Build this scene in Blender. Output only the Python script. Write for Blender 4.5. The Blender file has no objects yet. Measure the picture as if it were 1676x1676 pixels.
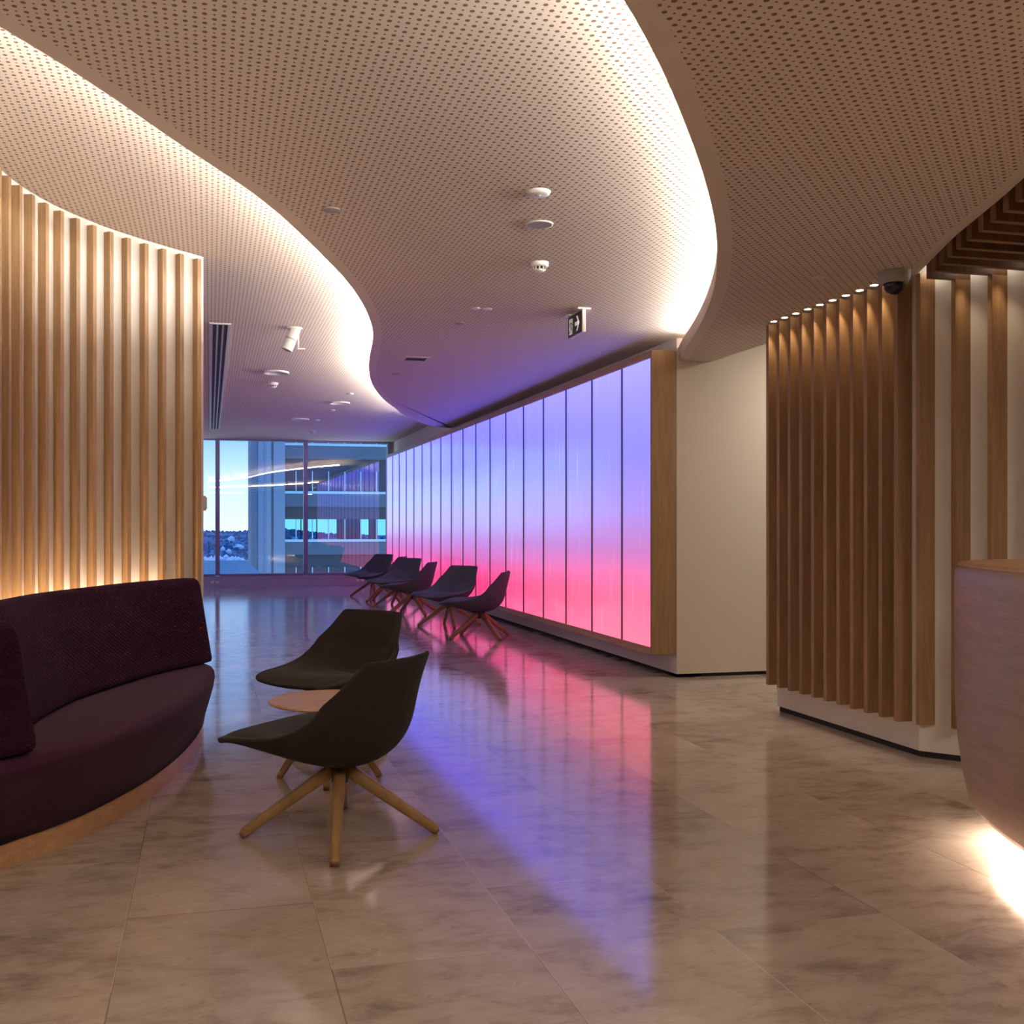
import bpy, bmesh, math, random
from mathutils import Vector, Matrix
random.seed(7)
S = bpy.context.scene
COL = S.collection

# ------------------------------------------------------------------ camera, world, light, exposure
EYE = 1.30
cam = bpy.data.cameras.new('camera'); cam_o = bpy.data.objects.new('camera', cam); COL.objects.link(cam_o)
cam_o.location = (0, 0, EYE); cam_o.rotation_euler = (math.radians(90), 0, math.radians(-13.49))
cam.sensor_width = 36; cam.lens = 35.55; cam.shift_x = 0.0585; cam.shift_y = 0.0131; cam.clip_end = 3000; cam.clip_start = 0.05
S.camera = cam_o
S.view_settings.view_transform = 'Standard'; S.view_settings.look = 'None'
S.view_settings.gamma = 1; S.view_settings.use_curve_mapping = False
S.view_settings.exposure = 0.0
S.cycles.use_denoising = True
S.cycles.max_bounces = 7; S.cycles.diffuse_bounces = 5; S.cycles.glossy_bounces = 4; S.cycles.transparent_max_bounces = 12
S.cycles.sample_clamp_indirect = 6.0
S.cycles.caustics_reflective = False; S.cycles.caustics_refractive = False

COVE = (1.0, 0.915, 0.83)
L_COVE_LEFT = 135.0
L_COVE_RIGHT = 165.0
L_SOFA = 85.0
L_DESK = 48.0
L_BOX = 1.05

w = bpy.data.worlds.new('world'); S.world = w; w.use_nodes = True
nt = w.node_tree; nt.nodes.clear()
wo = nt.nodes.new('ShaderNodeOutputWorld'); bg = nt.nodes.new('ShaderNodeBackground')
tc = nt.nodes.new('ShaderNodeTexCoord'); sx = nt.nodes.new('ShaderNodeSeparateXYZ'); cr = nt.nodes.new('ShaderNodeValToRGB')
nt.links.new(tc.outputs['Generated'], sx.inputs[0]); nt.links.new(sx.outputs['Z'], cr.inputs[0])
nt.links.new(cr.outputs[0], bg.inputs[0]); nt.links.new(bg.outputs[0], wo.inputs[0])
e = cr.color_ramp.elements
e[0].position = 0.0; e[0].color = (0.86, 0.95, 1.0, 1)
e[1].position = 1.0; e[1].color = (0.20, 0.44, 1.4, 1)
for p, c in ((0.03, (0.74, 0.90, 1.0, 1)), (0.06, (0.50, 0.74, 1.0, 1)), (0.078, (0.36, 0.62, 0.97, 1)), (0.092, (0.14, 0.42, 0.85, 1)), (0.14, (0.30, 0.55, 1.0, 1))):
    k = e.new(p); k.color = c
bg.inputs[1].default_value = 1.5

def area(name, loc, size, power, color, rot=(0, 0, 0), sy=None, spread=math.pi):
    l = bpy.data.lights.new(name, 'AREA'); l.energy = power; l.color = color; l.spread = spread
    l.shape = 'RECTANGLE'; l.size = size; l.size_y = sy or size
    o = bpy.data.objects.new(name, l); COL.objects.link(o); o.location = loc; o.rotation_euler = rot
    return o
# unseen fill lights added behind the visitor, over the reception and in the corridor
area('lobby_fill', (0.6, 0.2, 2.66), 1.6, 52, (1.0, 0.88, 0.78), sy=1.2)
area('reception_fill', (4.3, 1.6, 2.58), 1.0, 40, (1.0, 0.84, 0.70), sy=1.0)
area('corridor_fill', (5.6, 7.0, 3.05), 0.7, 42, (1.0, 0.88, 0.76))

# ------------------------------------------------------------------ materials
def mat(name):
    m = bpy.data.materials.new(name); m.use_nodes = True
    return m, m.node_tree, m.node_tree.nodes['Principled BSDF']
def plain(name, col, rough=0.6, metal=0.0, spec=0.5, emit=None, es=1.0):
    m, t, b = mat(name)
    b.inputs['Base Color'].default_value = (*col, 1); b.inputs['Roughness'].default_value = rough
    b.inputs['Metallic'].default_value = metal; b.inputs['Specular IOR Level'].default_value = spec
    if emit:
        b.inputs['Emission Color'].default_value = (*emit, 1); b.inputs['Emission Strength'].default_value = es
    return m
class NG:
    def __init__(s, t): s.t = t
    def n(s, k, **kw):
        x = s.t.nodes.new(k)
        for a, v in kw.items(): setattr(x, a, v)
        return x
    def l(s, a, b): s.t.links.new(a, b)
    def m(s, op, a, b=None, c=None):
        x = s.t.nodes.new('ShaderNodeMath'); x.operation = op
        for i, v in enumerate((a, b, c)):
            if v is None: continue
            if hasattr(v, 'is_linked'): s.t.links.new(v, x.inputs[i])
            else: x.inputs[i].default_value = v
        return x.outputs[0]
    def mix(s, f, a, b):
        x = s.t.nodes.new('ShaderNodeMix'); x.data_type = 'RGBA'
        for i, v in ((0, f), (6, a), (7, b)):
            if hasattr(v, 'is_linked'): s.t.links.new(v, x.inputs[i])
            else: x.inputs[i].default_value = v if i == 0 else (*v, 1)
        return x.outputs[2]
    def coord(s, scale=(1, 1, 1), kind='Object', loc=(0, 0, 0)):
        c = s.n('ShaderNodeTexCoord'); mp = s.n('ShaderNodeMapping')
        mp.inputs['Scale'].default_value = scale; mp.inputs['Location'].default_value = loc
        s.l(c.outputs[kind], mp.inputs[0]); return mp.outputs[0]
    def noise(s, vec, scale, detail=4, rough=0.6, dist=0.0):
        x = s.n('ShaderNodeTexNoise'); x.inputs['Scale'].default_value = scale; x.inputs['Detail'].default_value = detail
        x.inputs['Roughness'].default_value = rough; x.inputs['Distortion'].default_value = dist
        s.l(vec, x.inputs['Vector']); return x.outputs[0]
    def ramp(s, f, stops):
        x = s.n('ShaderNodeValToRGB'); s.l(f, x.inputs[0]); el = x.color_ramp.elements
        el[0].position, el[0].color = stops[0][0], (*stops[0][1], 1)
        el[1].position, el[1].color = stops[-1][0], (*stops[-1][1], 1)
        for p, c in stops[1:-1]:
            q = el.new(p); q.color = (*c, 1)
        return x.outputs[0]
    def bump(s, h, strength, dist, b):
        x = s.n('ShaderNodeBump'); x.inputs['Strength'].default_value = strength; x.inputs['Distance'].default_value = dist
        s.l(h, x.inputs['Height']); s.l(x.outputs[0], b.inputs['Normal'])

def oak(name, dark, light, grain=(1, 1, 0.06), scale=28, rough=0.45):
    m, t, b = mat(name); g = NG(t)
    v = g.coord(grain)
    oi = g.n('ShaderNodeObjectInfo'); add = g.n('ShaderNodeVectorMath', operation='ADD'); g.l(v, add.inputs[0])
    cmb = g.n('ShaderNodeCombineXYZ'); g.l(g.m('MULTIPLY', oi.outputs['Random'], 37.0), cmb.inputs[0]); g.l(cmb.outputs[0], add.inputs[1])
    n1 = g.noise(add.outputs[0], scale, 5, 0.65, 0.6); n2 = g.noise(add.outputs[0], scale * 5, 3, 0.7)
    f = g.m('ADD', g.m('MULTIPLY', n1, 0.7), g.m('MULTIPLY', n2, 0.3))
    c = g.ramp(f, ((0.30, dark), (0.5, tuple((a + q) / 2 for a, q in zip(dark, light))), (0.68, light)))
    hsv = g.n('ShaderNodeHueSaturation'); g.l(c, hsv.inputs['Color'])
    g.l(g.m('ADD', g.m('MULTIPLY', oi.outputs['Random'], 0.22), 0.89), hsv.inputs['Value'])
    g.l(hsv.outputs[0], b.inputs['Base Color']); b.inputs['Roughness'].default_value = rough
    g.bump(n2, 0.08, 0.002, b)
    return m
M = {}
M['oak_light'] = oak('light_oak', (0.245, 0.14, 0.06), (0.42, 0.27, 0.135))
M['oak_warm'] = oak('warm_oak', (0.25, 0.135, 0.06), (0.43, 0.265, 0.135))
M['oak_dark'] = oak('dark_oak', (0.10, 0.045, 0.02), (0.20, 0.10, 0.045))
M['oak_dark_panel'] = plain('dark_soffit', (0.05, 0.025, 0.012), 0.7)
M['oak_leg'] = oak('leg_oak', (0.21, 0.113, 0.037), (0.35, 0.205, 0.08), grain=(0.3, 0.3, 0.3), scale=30)
M['oak_top'] = oak('table_oak', (0.38, 0.20, 0.10), (0.56, 0.34, 0.19), grain=(0.12, 1, 1), scale=22, rough=0.35)
M['veneer'] = oak('desk_veneer', (0.27, 0.175, 0.125), (0.42, 0.29, 0.215), grain=(0.12, 0.12, 1.6), scale=26, rough=0.38)
M['oak_trim'] = oak('trim_oak', (0.40, 0.22, 0.10), (0.56, 0.34, 0.17), grain=(1, 0.06, 1))
M['white'] = plain('warm_white_paint', (0.78, 0.74, 0.68), 0.7)
M['cream'] = plain('cream_paint', (0.72, 0.65, 0.54), 0.65)
M['board'] = plain('plain_ceiling_board', (0.72, 0.64, 0.56), 0.85)
M['black'] = plain('black_recess', (0.008, 0.007, 0.008), 0.7)
M['plastic'] = plain('white_plastic', (0.78, 0.77, 0.72), 0.4)
M['grey_metal'] = plain('grey_metal', (0.36, 0.35, 0.34), 0.6)
M['frame'] = plain('window_frame_metal', (0.22, 0.20, 0.32), 0.4, 0.3)
M['sill'] = plain('sill_metal', (0.42, 0.40, 0.52), 0.35, 0.2)
M['hub'] = plain('black_swivel_hub', (0.02, 0.02, 0.02), 0.4)
M['cove_l'] = plain('cove_strip_left', (1, 1, 1), 0.5, emit=COVE, es=L_COVE_LEFT)
M['cove_r'] = plain('cove_strip_right', (1, 1, 1), 0.5, emit=COVE, es=L_COVE_RIGHT)
M['led_sofa'] = plain('led_strip_warm', (1, 1, 1), 0.5, emit=(1.0, 0.72, 0.48), es=L_SOFA)
M['led_desk'] = plain('led_strip_desk', (1, 1, 1), 0.5, emit=(1.0, 0.83, 0.70), es=L_DESK)
M['lens'] = plain('downlight_lens', (1, 1, 1), 0.4, emit=(1.0, 0.88, 0.72), es=9)
M['dome'] = plain('tinted_dome', (0.01, 0.01, 0.02), 0.08)
M['panel_line'] = plain('panel_joint_metal', (0.09, 0.05, 0.07), 0.4, 0.3)

def perforated():
    m, t, b = mat('perforated_board'); g = NG(t)
    v = g.coord(); s = g.n('ShaderNodeSeparateXYZ'); g.l(v, s.inputs[0])
    u = g.m('DIVIDE', s.outputs[0], 0.03); vv = g.m('DIVIDE', s.outputs[1], 0.03)
    par = g.m('MODULO', g.m('ABSOLUTE', g.m('ADD', g.m('FLOOR', u), g.m('FLOOR', vv))), 2.0)
    fu = g.m('SUBTRACT', g.m('FRACT', u), 0.5); fv = g.m('SUBTRACT', g.m('FRACT', vv), 0.5)
    d = g.m('SQRT', g.m('ADD', g.m('MULTIPLY', fu, fu), g.m('MULTIPLY', fv, fv)))
    r = g.m('ADD', 0.15, g.m('MULTIPLY', par, 0.125))
    mr = g.n('ShaderNodeMapRange'); mr.clamp = True
    g.l(g.m('SUBTRACT', d, r), mr.inputs[0]); mr.inputs[1].default_value = -0.02; mr.inputs[2].default_value = 0.02
    mr.inputs[3].default_value = 1; mr.inputs[4].default_value = 0
    g.l(g.mix(mr.outputs[0], (0.72, 0.64, 0.56), (0.20, 0.13, 0.085)), b.inputs['Base Color'])
    b.inputs['Roughness'].default_value = 0.85
    return m
M['perf'] = perforated()

def stone():
    m, t, b = mat('polished_limestone'); g = NG(t)
    v = g.coord(); s = g.n('ShaderNodeSeparateXYZ'); g.l(v, s.inputs[0])
    W, LN = 0.614, 1.15
    cu = g.m('DIVIDE', g.m('ADD', s.outputs[0], 0.266 + W * 40), W); ci = g.m('FLOOR', cu)
    off = g.m('ADD', 0.05, g.m('MULTIPLY', g.m('MODULO', ci, 2.0), 0.61))
    cv = g.m('DIVIDE', g.m('ADD', g.m('SUBTRACT', s.outputs[1], off), LN * 40), LN); ri = g.m('FLOOR', cv)
    eu = g.m('MULTIPLY', g.m('MINIMUM', g.m('FRACT', cu), g.m('SUBTRACT', 1.0, g.m('FRACT', cu))), W)
    ev = g.m('MULTIPLY', g.m('MINIMUM', g.m('FRACT', cv), g.m('SUBTRACT', 1.0, g.m('FRACT', cv))), LN)
    jd = g.m('MINIMUM', eu, ev); joint = g.m('LESS_THAN', jd, 0.0024)
    cmb = g.n('ShaderNodeCombineXYZ'); g.l(ci, cmb.inputs[0]); g.l(ri, cmb.inputs[1])
    wn = g.n('ShaderNodeTexWhiteNoise'); wn.noise_dimensions = '2D'; g.l(cmb.outputs[0], wn.inputs['Vector'])
    # every tile is cut from its own place in the stone
    va = g.n('ShaderNodeVectorMath', operation='MULTIPLY_ADD'); g.l(wn.outputs['Color'], va.inputs[0]); va.inputs[1].default_value = (9, 9, 9); g.l(v, va.inputs[2])
    mp = g.n('ShaderNodeMapping'); mp.inputs['Scale'].default_value = (1.0, 1.3, 1.0); g.l(va.outputs[0], mp.inputs[0])
    mq = g.n('ShaderNodeMapping'); mq.inputs['Scale'].default_value = (1.0, 1.9, 1.0); g.l(va.outputs[0], mq.inputs[0])
    big = g.noise(mp.outputs[0], 1.6, 4, 0.55, 0.3); vein = g.noise(mq.outputs[0], 4.5, 9, 0.68, 0.35)
    fine = g.noise(mp.outputs[0], 30, 5, 0.75)
    c = g.ramp(g.m('ADD', g.m('MULTIPLY', big, 0.42), g.m('MULTIPLY', vein, 0.58)),
               ((0.34, (0.22, 0.17, 0.13)), (0.43, (0.37, 0.30, 0.24)), (0.50, (0.48, 0.40, 0.325)), (0.62, (0.54, 0.46, 0.38))))
    sp = g.n('ShaderNodeMapRange'); g.l(fine, sp.inputs[0]); sp.inputs[1].default_value = 0.54; sp.inputs[2].default_value = 0.62
    msk = g.n('ShaderNodeMapRange'); g.l(big, msk.inputs[0]); msk.inputs[1].default_value = 0.50; msk.inputs[2].default_value = 0.62
    c = g.mix(g.m('MULTIPLY', g.m('MULTIPLY', sp.outputs[0], msk.outputs[0]), 0.55), c, (0.62, 0.52, 0.42))
    dk = g.n('ShaderNodeMapRange'); g.l(g.noise(mq.outputs[0], 9, 6, 0.7, 0.6), dk.inputs[0]); dk.inputs[1].default_value = 0.60; dk.inputs[2].default_value = 0.72
    c = g.mix(g.m('MULTIPLY', dk.outputs[0], 0.5), c, (0.20, 0.155, 0.125))
    hsv = g.n('ShaderNodeHueSaturation'); g.l(c, hsv.inputs['Color']); g.l(g.m('ADD', 0.92, g.m('MULTIPLY', wn.outputs[0], 0.14)), hsv.inputs['Value'])
    jc = g.mix(g.m('GREATER_THAN', wn.outputs[0], 0.5), (0.24, 0.18, 0.13), (0.62, 0.52, 0.40))
    c = g.mix(g.m('MULTIPLY', joint, 0.8), hsv.outputs[0], jc)
    g.l(c, b.inputs['Base Color'])
    g.l(g.m('ADD', 0.05, g.m('MULTIPLY', vein, 0.13)), b.inputs['Roughness'])
    b.inputs['IOR'].default_value = 1.8
    g.bump(vein, 0.03, 0.002, b)
    return m
M['stone'] = stone()

def fabric(name, a, c, scale=900, quilt=False, bump=0.3):
    m, t, b = mat(name); g = NG(t)
    v = g.coord(); n = g.noise(v, scale, 2, 0.6)
    g.l(g.mix(n, a, c), b.inputs['Base Color']); b.inputs['Roughness'].default_value = 0.95
    b.inputs['Sheen Weight'].default_value = 0.03; b.inputs['Specular IOR Level'].default_value = 0.15
    if quilt:
        uv = g.coord(kind='UV'); s = g.n('ShaderNodeSeparateXYZ'); g.l(uv, s.inputs[0])
        k = math.pi / 0.038
        p = g.m('ABSOLUTE', g.m('SINE', g.m('MULTIPLY', g.m('ADD', s.outputs[0], g.m('MULTIPLY', s.outputs[1], 1.6)), k)))
        q = g.m('ABSOLUTE', g.m('SINE', g.m('MULTIPLY', g.m('SUBTRACT', s.outputs[0], g.m('MULTIPLY', s.outputs[1], 1.6)), k)))
        h = g.m('POWER', g.m('MULTIPLY', p, q), 0.5)
        g.bump(h, 0.5, 0.005, b); b.inputs['Specular IOR Level'].default_value = 0.0
    else:
        g.bump(n, bump, 0.001, b)
    return m
M['charcoal'] = fabric('charcoal_wool', (0.011, 0.0090, 0.008), (0.031, 0.025, 0.022), 450)
M['slate'] = fabric('slate_wool', (0.05, 0.05, 0.06), (0.11, 0.11, 0.13), 450)
M['aubergine'] = fabric('aubergine_wool', (0.022, 0.0048, 0.013), (0.038, 0.009, 0.022))
M['quilted'] = fabric('quilted_aubergine_wool', (0.014, 0.0040, 0.011), (0.026, 0.007, 0.019), quilt=True)

def lightbox():
    m, t, b = mat('backlit_film'); g = NG(t)
    v = g.coord(); s = g.n('ShaderNodeSeparateXYZ'); g.l(v, s.inputs[0])
    z = g.n('ShaderNodeMapRange'); g.l(s.outputs[2], z.inputs[0]); z.inputs[1].default_value = 0.24; z.inputs[2].default_value = 2.75
    c1 = g.ramp(z.outputs[0], ((0.0, (1.3, 0.22, 0.36)), (0.17, (1.3, 0.17, 0.33)), (0.33, (0.62, 0.20, 0.56)), (0.48, (0.41, 0.27, 0.88)), (0.66, (0.28, 0.25, 1.15)), (0.85, (0.34, 0.32, 1.4)), (1.0, (0.44, 0.41, 2.2))))
    c2 = g.ramp(z.outputs[0], ((0.0, (1.1, 0.045, 0.22)), (0.12, (1.1, 0.055, 0.25)), (0.24, (0.68, 0.13, 0.46)), (0.40, (0.38, 0.26, 0.75)), (0.60, (0.26, 0.29, 1.2)), (0.78, (0.20, 0.19, 1.6)), (1.0, (0.27, 0.26, 3.0))))
    y = g.n('ShaderNodeMapRange'); g.l(s.outputs[1], y.inputs[0]); y.inputs[1].default_value = 8.6; y.inputs[2].default_value = 13.5
    c = g.mix(y.outputs[0], c1, c2)
    # faint scratch-like strokes printed on the film
    acc = None
    for ang, sc_, lo in ((0.35, 1.1, 0.0), (-0.42, 0.9, 3.0)):
        mp = g.n('ShaderNodeMapping'); mp.inputs['Rotation'].default_value = (ang, 0, 0); mp.inputs['Location'].default_value = (0, lo, lo)
        mp.inputs['Scale'].default_value = (1, 14 * sc_, 0.8); g.l(v, mp.inputs[0])
        n = g.noise(mp.outputs[0], 1.6, 2, 0.4); r = g.n('ShaderNodeMapRange'); g.l(n, r.inputs[0]); r.inputs[1].default_value = 0.66; r.inputs[2].default_value = 0.74
        acc = r.outputs[0] if acc is None else g.m('MAXIMUM', acc, r.outputs[0])
    c = g.mix(g.m('MULTIPLY', acc, 0.16), c, (0.85, 0.85, 1.0))
    b.inputs['Base Color'].default_value = (0.10, 0.10, 0.12, 1); b.inputs['Roughness'].default_value = 0.16
    g.l(c, b.inputs['Emission Color']); b.inputs['Emission Strength'].default_value = L_BOX
    return m
M['film'] = lightbox()

def glass():
    m = bpy.data.materials.new('window_glass'); m.use_nodes = True; t = m.node_tree; t.nodes.clear(); g = NG(t)
    o = g.n('ShaderNodeOutputMaterial'); tr = g.n('ShaderNodeBsdfTransparent'); gl = g.n('ShaderNodeBsdfGlossy'); mx = g.n('ShaderNodeMixShader')
    tr.inputs[0].default_value = (0.80, 0.91, 1.0, 1); gl.inputs['Roughness'].default_value = 0.0; gl.inputs[0].default_value = (1, 1, 1, 1)
    fr = g.n('ShaderNodeFresnel'); fr.inputs[0].default_value = 1.6
    g.l(g.m('ADD', g.m('MULTIPLY', fr.outputs[0], 1.0), 0.10), mx.inputs[0]); g.l(tr.outputs[0], mx.inputs[1]); g.l(gl.outputs[0], mx.inputs[2]); g.l(mx.outputs[0], o.inputs[0])
    return m
M['glass'] = glass()

# ------------------------------------------------------------------ mesh helpers
class MB:
    def __init__(s): s.v = []; s.f = []; s.mi = []; s.uv = {}
    def quad(s, a, b, c, d, mi=0): 
        n = len(s.v); s.v += [tuple(a), tuple(b), tuple(c), tuple(d)]; s.f.append((n, n+1, n+2, n+3)); s.mi.append(mi)
    def poly(s, pts, mi=0):
        n = len(s.v); s.v += [tuple(p) for p in pts]; s.f.append(tuple(range(n, n+len(pts)))); s.mi.append(mi)
    def box(s, lo, hi, mt=None, mi=0):
        x0, y0, z0 = lo; x1, y1, z1 = hi; n = len(s.v)
        p = [(x0,y0,z0),(x1,y0,z0),(x1,y1,z0),(x0,y1,z0),(x0,y0,z1),(x1,y0,z1),(x1,y1,z1),(x0,y1,z1)]
        if mt is not None: p = [tuple(mt @ Vector(q)) for q in p]
        s.v += p
        for q in ((0,3,2,1),(4,5,6,7),(0,1,5,4),(1,2,6,5),(2,3,7,6),(3,0,4,7)):
            s.f.append(tuple(n+i for i in q)); s.mi.append(mi)
        return s
    def prism(s, pts, z0, z1, mi=0):
        n = len(s.v); k = len(pts)
        s.v += [(p[0], p[1], z0) for p in pts] + [(p[0], p[1], z1) for p in pts]
        s.f.append(tuple(n+i for i in reversed(range(k)))); s.mi.append(mi)
        s.f.append(tuple(n+k+i for i in range(k))); s.mi.append(mi)
        for i in range(k):
            j = (i+1) % k; s.f.append((n+i, n+j, n+k+j, n+k+i)); s.mi.append(mi)
        return s
    def grid(s, rows, close=False, mi=0, uvs=None):
        n = len(s.v); R = len(rows); C = len(rows[0])
        for r in rows: s.v += [tuple(p) for p in r]
        for i in range(R-1):
            for j in range(C if close else C-1):
                j2 = (j+1) % C; fi = len(s.f)
                s.f.append((n+i*C+j, n+i*C+j2, n+(i+1)*C+j2, n+(i+1)*C+j)); s.mi.append(mi)
                if uvs: s.uv[fi] = [uvs[i][j], uvs[i][j2], uvs[i+1][j2], uvs[i+1][j]]
        return s
    def lathe(s, prof, seg=24, c=(0, 0, 0), mt=None, mi=0):
        rows = []
        for r, z in prof:
            row = [Vector((r*math.cos(2*math.pi*k/seg), r*math.sin(2*math.pi*k/seg), z)) for k in range(seg)]
            if mt is not None: row = [mt @ p for p in row]
            rows.append([p + Vector(c) for p in row])
        s.grid(rows, close=True, mi=mi); return s
    def build(s, name, m, parent=None, loc=None, smooth=False, bevel=0, seg=2, sub=0):
        me = bpy.data.meshes.new(name); me.from_pydata(s.v, [], s.f)
        ms = m if isinstance(m, (list, tuple)) else [m]
        for q in ms: me.materials.append(M[q])
        for i, p in enumerate(me.polygons): p.material_index = s.mi[i]; p.use_smooth = smooth
        if s.uv:
            ul = me.uv_layers.new(name='UVMap')
            for fi, us in s.uv.items():
                for li, u in zip(me.polygons[fi].loop_indices, us): ul.data[li].uv = u
        bm = bmesh.new(); bm.from_mesh(me); bmesh.ops.remove_doubles(bm, verts=bm.verts, dist=1e-5)
        bmesh.ops.recalc_face_normals(bm, faces=bm.faces); bm.to_mesh(me); bm.free()
        o = bpy.data.objects.new(name, me); COL.objects.link(o)
        if parent: o.parent = parent
        if loc: o.location = loc
        if bevel:
            b = o.modifiers.new('bevel', 'BEVEL'); b.width = bevel; b.segments = seg; b.limit_method = 'ANGLE'; b.angle_limit = math.radians(35)
        if sub:
            q = o.modifiers.new('sub', 'SUBSURF'); q.levels = sub; q.render_levels = sub
        return o
def tag(o, label=None, cat=None, group=None, kind=None):
    if label: o['label'] = label
    if cat: o['category'] = cat
    if group: o['group'] = group
    if kind: o['kind'] = kind
    return o
def thing(name, label, cat, loc=(0, 0, 0), rz=0, group=None):
    o = bpy.data.objects.new(name, None); COL.objects.link(o); o.empty_display_size = 0.1
    o.location = loc; o.rotation_euler = (0, 0, rz); return tag(o, label, cat, group)
def struct(o, label=None): return tag(o, label, kind='structure')
def copy_tree(o, parent=None):
    c = o.copy(); COL.objects.link(c); c.parent = parent
    for ch in [x for x in bpy.data.objects if x.parent == o]: copy_tree(ch, c)
    return c
def smooth_path(pts, n=8):
    P = [Vector(p).to_2d() if len(p) > 2 else Vector(p) for p in pts]; out = []
    for i in range(len(P)-1):
        p0 = P[i-1] if i else P[0]*2-P[1]; p1, p2 = P[i], P[i+1]; p3 = P[i+2] if i+2 < len(P) else P[-1]*2-P[-2]
        for k in range(n):
            t = k/n; out.append(0.5*((2*p1)+(p2-p0)*t+(2*p0-5*p1+4*p2-p3)*t*t+(3*p1-p0-3*p2+p3)*t**3))
    out.append(P[-1]); return out
def relax(P, k):
    for _ in range(k): P = [P[0]] + [(P[i-1]+P[i]*2+P[i+1])/4 for i in range(1, len(P)-1)] + [P[-1]]
    return P
def offset(P, d):                                   # positive d: to the right of travel
    out = []
    for i, p in enumerate(P):
        t = (P[min(i+1, len(P)-1)] - P[max(i-1, 0)]).normalized(); out.append(p + Vector((t.y, -t.x))*d)
    return out
def arclen(P):
    L = [0]
    for a, b in zip(P, P[1:]): L.append(L[-1] + (b-a).length)
    return L
def at_len(P, L, s):
    for i in range(len(P)-1):
        if L[i+1] >= s or i == len(P)-2:
            t = (s-L[i])/(L[i+1]-L[i]); return P[i].lerp(P[i+1], t), (P[i+1]-P[i]).normalized()

def even(P, d=0.12, k=8):
    L = arclen(P); n = int(L[-1]/d); return relax([at_len(P, L, L[-1]*i/n)[0] for i in range(n+1)], k)
H_HIGH, H_MID, H_LOW = 3.11, 2.90, 2.71
XW = 3.88                                             # wall behind the light wall
YWIN = 21.7

# ------------------------------------------------------------------ floor and ceilings
b = MB(); b.box((-4.5, -4.5, -0.1), (9.0, YWIN+0.1, 0.0)); struct(b.build('floor', 'stone'))
LC = even(smooth_path([(-3.6, -4.4), (-2.5, -1.0), (-1.75, 1.2), (-1.1, 2.8), (-0.653, 3.49), (-0.505, 3.70), (-0.316, 4.034), (-0.141, 4.367), (0.16, 4.868), (0.322, 5.186), (0.566, 5.784), (0.826, 6.45), (1.001, 6.983), (1.175, 7.623), (1.314, 8.275), (1.42, 8.985), (1.51, 9.75), (1.647, 10.63), (1.85, 11.6), (2.195, 12.822), (2.69, 14.25), (3.107, 15.245), (3.52, 15.99), (XW, 16.25)]))
RC = even(smooth_path([(-2.2, -4.4), (-1.4, -1.0), (-0.2, 1.1), (0.60, 1.97), (1.084, 2.53), (1.328, 2.839), (1.515, 3.104), (1.671, 3.33), (1.792, 3.504), (1.952, 3.749), (2.155, 4.07), (2.321, 4.345), (2.502, 4.67), (2.803, 5.238), (2.943, 5.537), (3.171, 6.053), (3.438, 6.722), (3.663, 7.34), (3.80, 7.72), (3.90, 7.96)]))
b = MB(); b.box((-4.5, -4.5, H_HIGH), (9.0, YWIN+0.1, H_HIGH+0.1)); struct(b.build('ceiling', 'perf'))

def strip_quads(b, A, Bp, z, mi=0, flip=False):
    for i in range(len(A)-1):
        b.quad((*A[i], z), (*A[i+1], z), (*Bp[i+1], z), (*Bp[i], z), mi)
def wall_strip(b, P, z0, z1, mi=0):
    for i in range(len(P)-1): b.quad((*P[i], z0), (*P[i+1], z0), (*P[i+1], z1), (*P[i], z1), mi)
# middle ceiling: between the left curve and a line just past the right curve
Lin = offset(LC, 0.075); Rout = offset(RC, 0.36)
b = MB()
strip_quads(b, LC, Lin, H_MID, 1)
poly = [(*p, H_MID) for p in Lin] + [(XW, 16.2, H_MID), (XW, 8.3, H_MID)] + [(*p, H_MID) for p in reversed(Rout) if p.y < 8.3]
b.poly(poly, 0)
top = [(p[0], p[1], H_MID+0.015) for p in ([(*p,) for p in LC] + [(XW, 16.2), (XW, 8.3)] + [(*p,) for p in reversed(Rout) if p.y < 8.3])]
b.poly(top, 1)
wall_strip(b, LC, H_MID, H_MID+0.035, 1)              # upstand that hides the strip
wall_strip(b, offset(LC, 0.012), H_MID, H_MID+0.035, 1); strip_quads(b, LC, offset(LC, 0.012), H_MID+0.035, 1)
struct(b.build('ceiling', ['perf', 'board']))
b = MB(); wall_strip(b, offset(LC, 0.34), H_MID, H_HIGH); struct(b.build('trim_1', 'board'))
# low ceiling on the right
RE = relax(smooth_path([(0.9, -4.4), (1.6, -1.0), (2.45, 1.6), (2.95, 2.85), (3.212, 3.447), (3.306, 3.659), (3.41, 3.915), (3.537, 4.225), (3.742, 4.657), (3.838, 4.858), (3.87, 4.93)]), 2)
Rin = offset(RC, 0.075); Ein = offset(RE, -0.06)
b = MB()
strip_quads(b, RC, Rin, H_LOW, 1); strip_quads(b, RE, Ein, H_LOW, 1)
b.poly([(*p, H_LOW) for p in Rin] + [(4.2, 7.95, H_LOW), (4.2, 6.30, H_LOW), (3.87, 6.30, H_LOW)] + [(*p, H_LOW) for p in reversed(Ein)], 0)
b.poly([(*p, H_LOW+0.02) for p in RC] + [(4.2, 7.95, H_LOW+0.02), (4.2, 6.30, H_LOW+0.02), (3.87, 6.30, H_LOW+0.02)] + [(*p, H_LOW+0.02) for p in reversed(RE)], 1)
wall_strip(b, RC, H_LOW, H_LOW+0.110, 1); wall_strip(b, offset(RC, 0.012), H_LOW, H_LOW+0.110, 1); strip_quads(b, RC, offset(RC, 0.012), H_LOW+0.110, 1)
wall_strip(b, RE, H_LOW, H_HIGH, 1)
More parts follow.
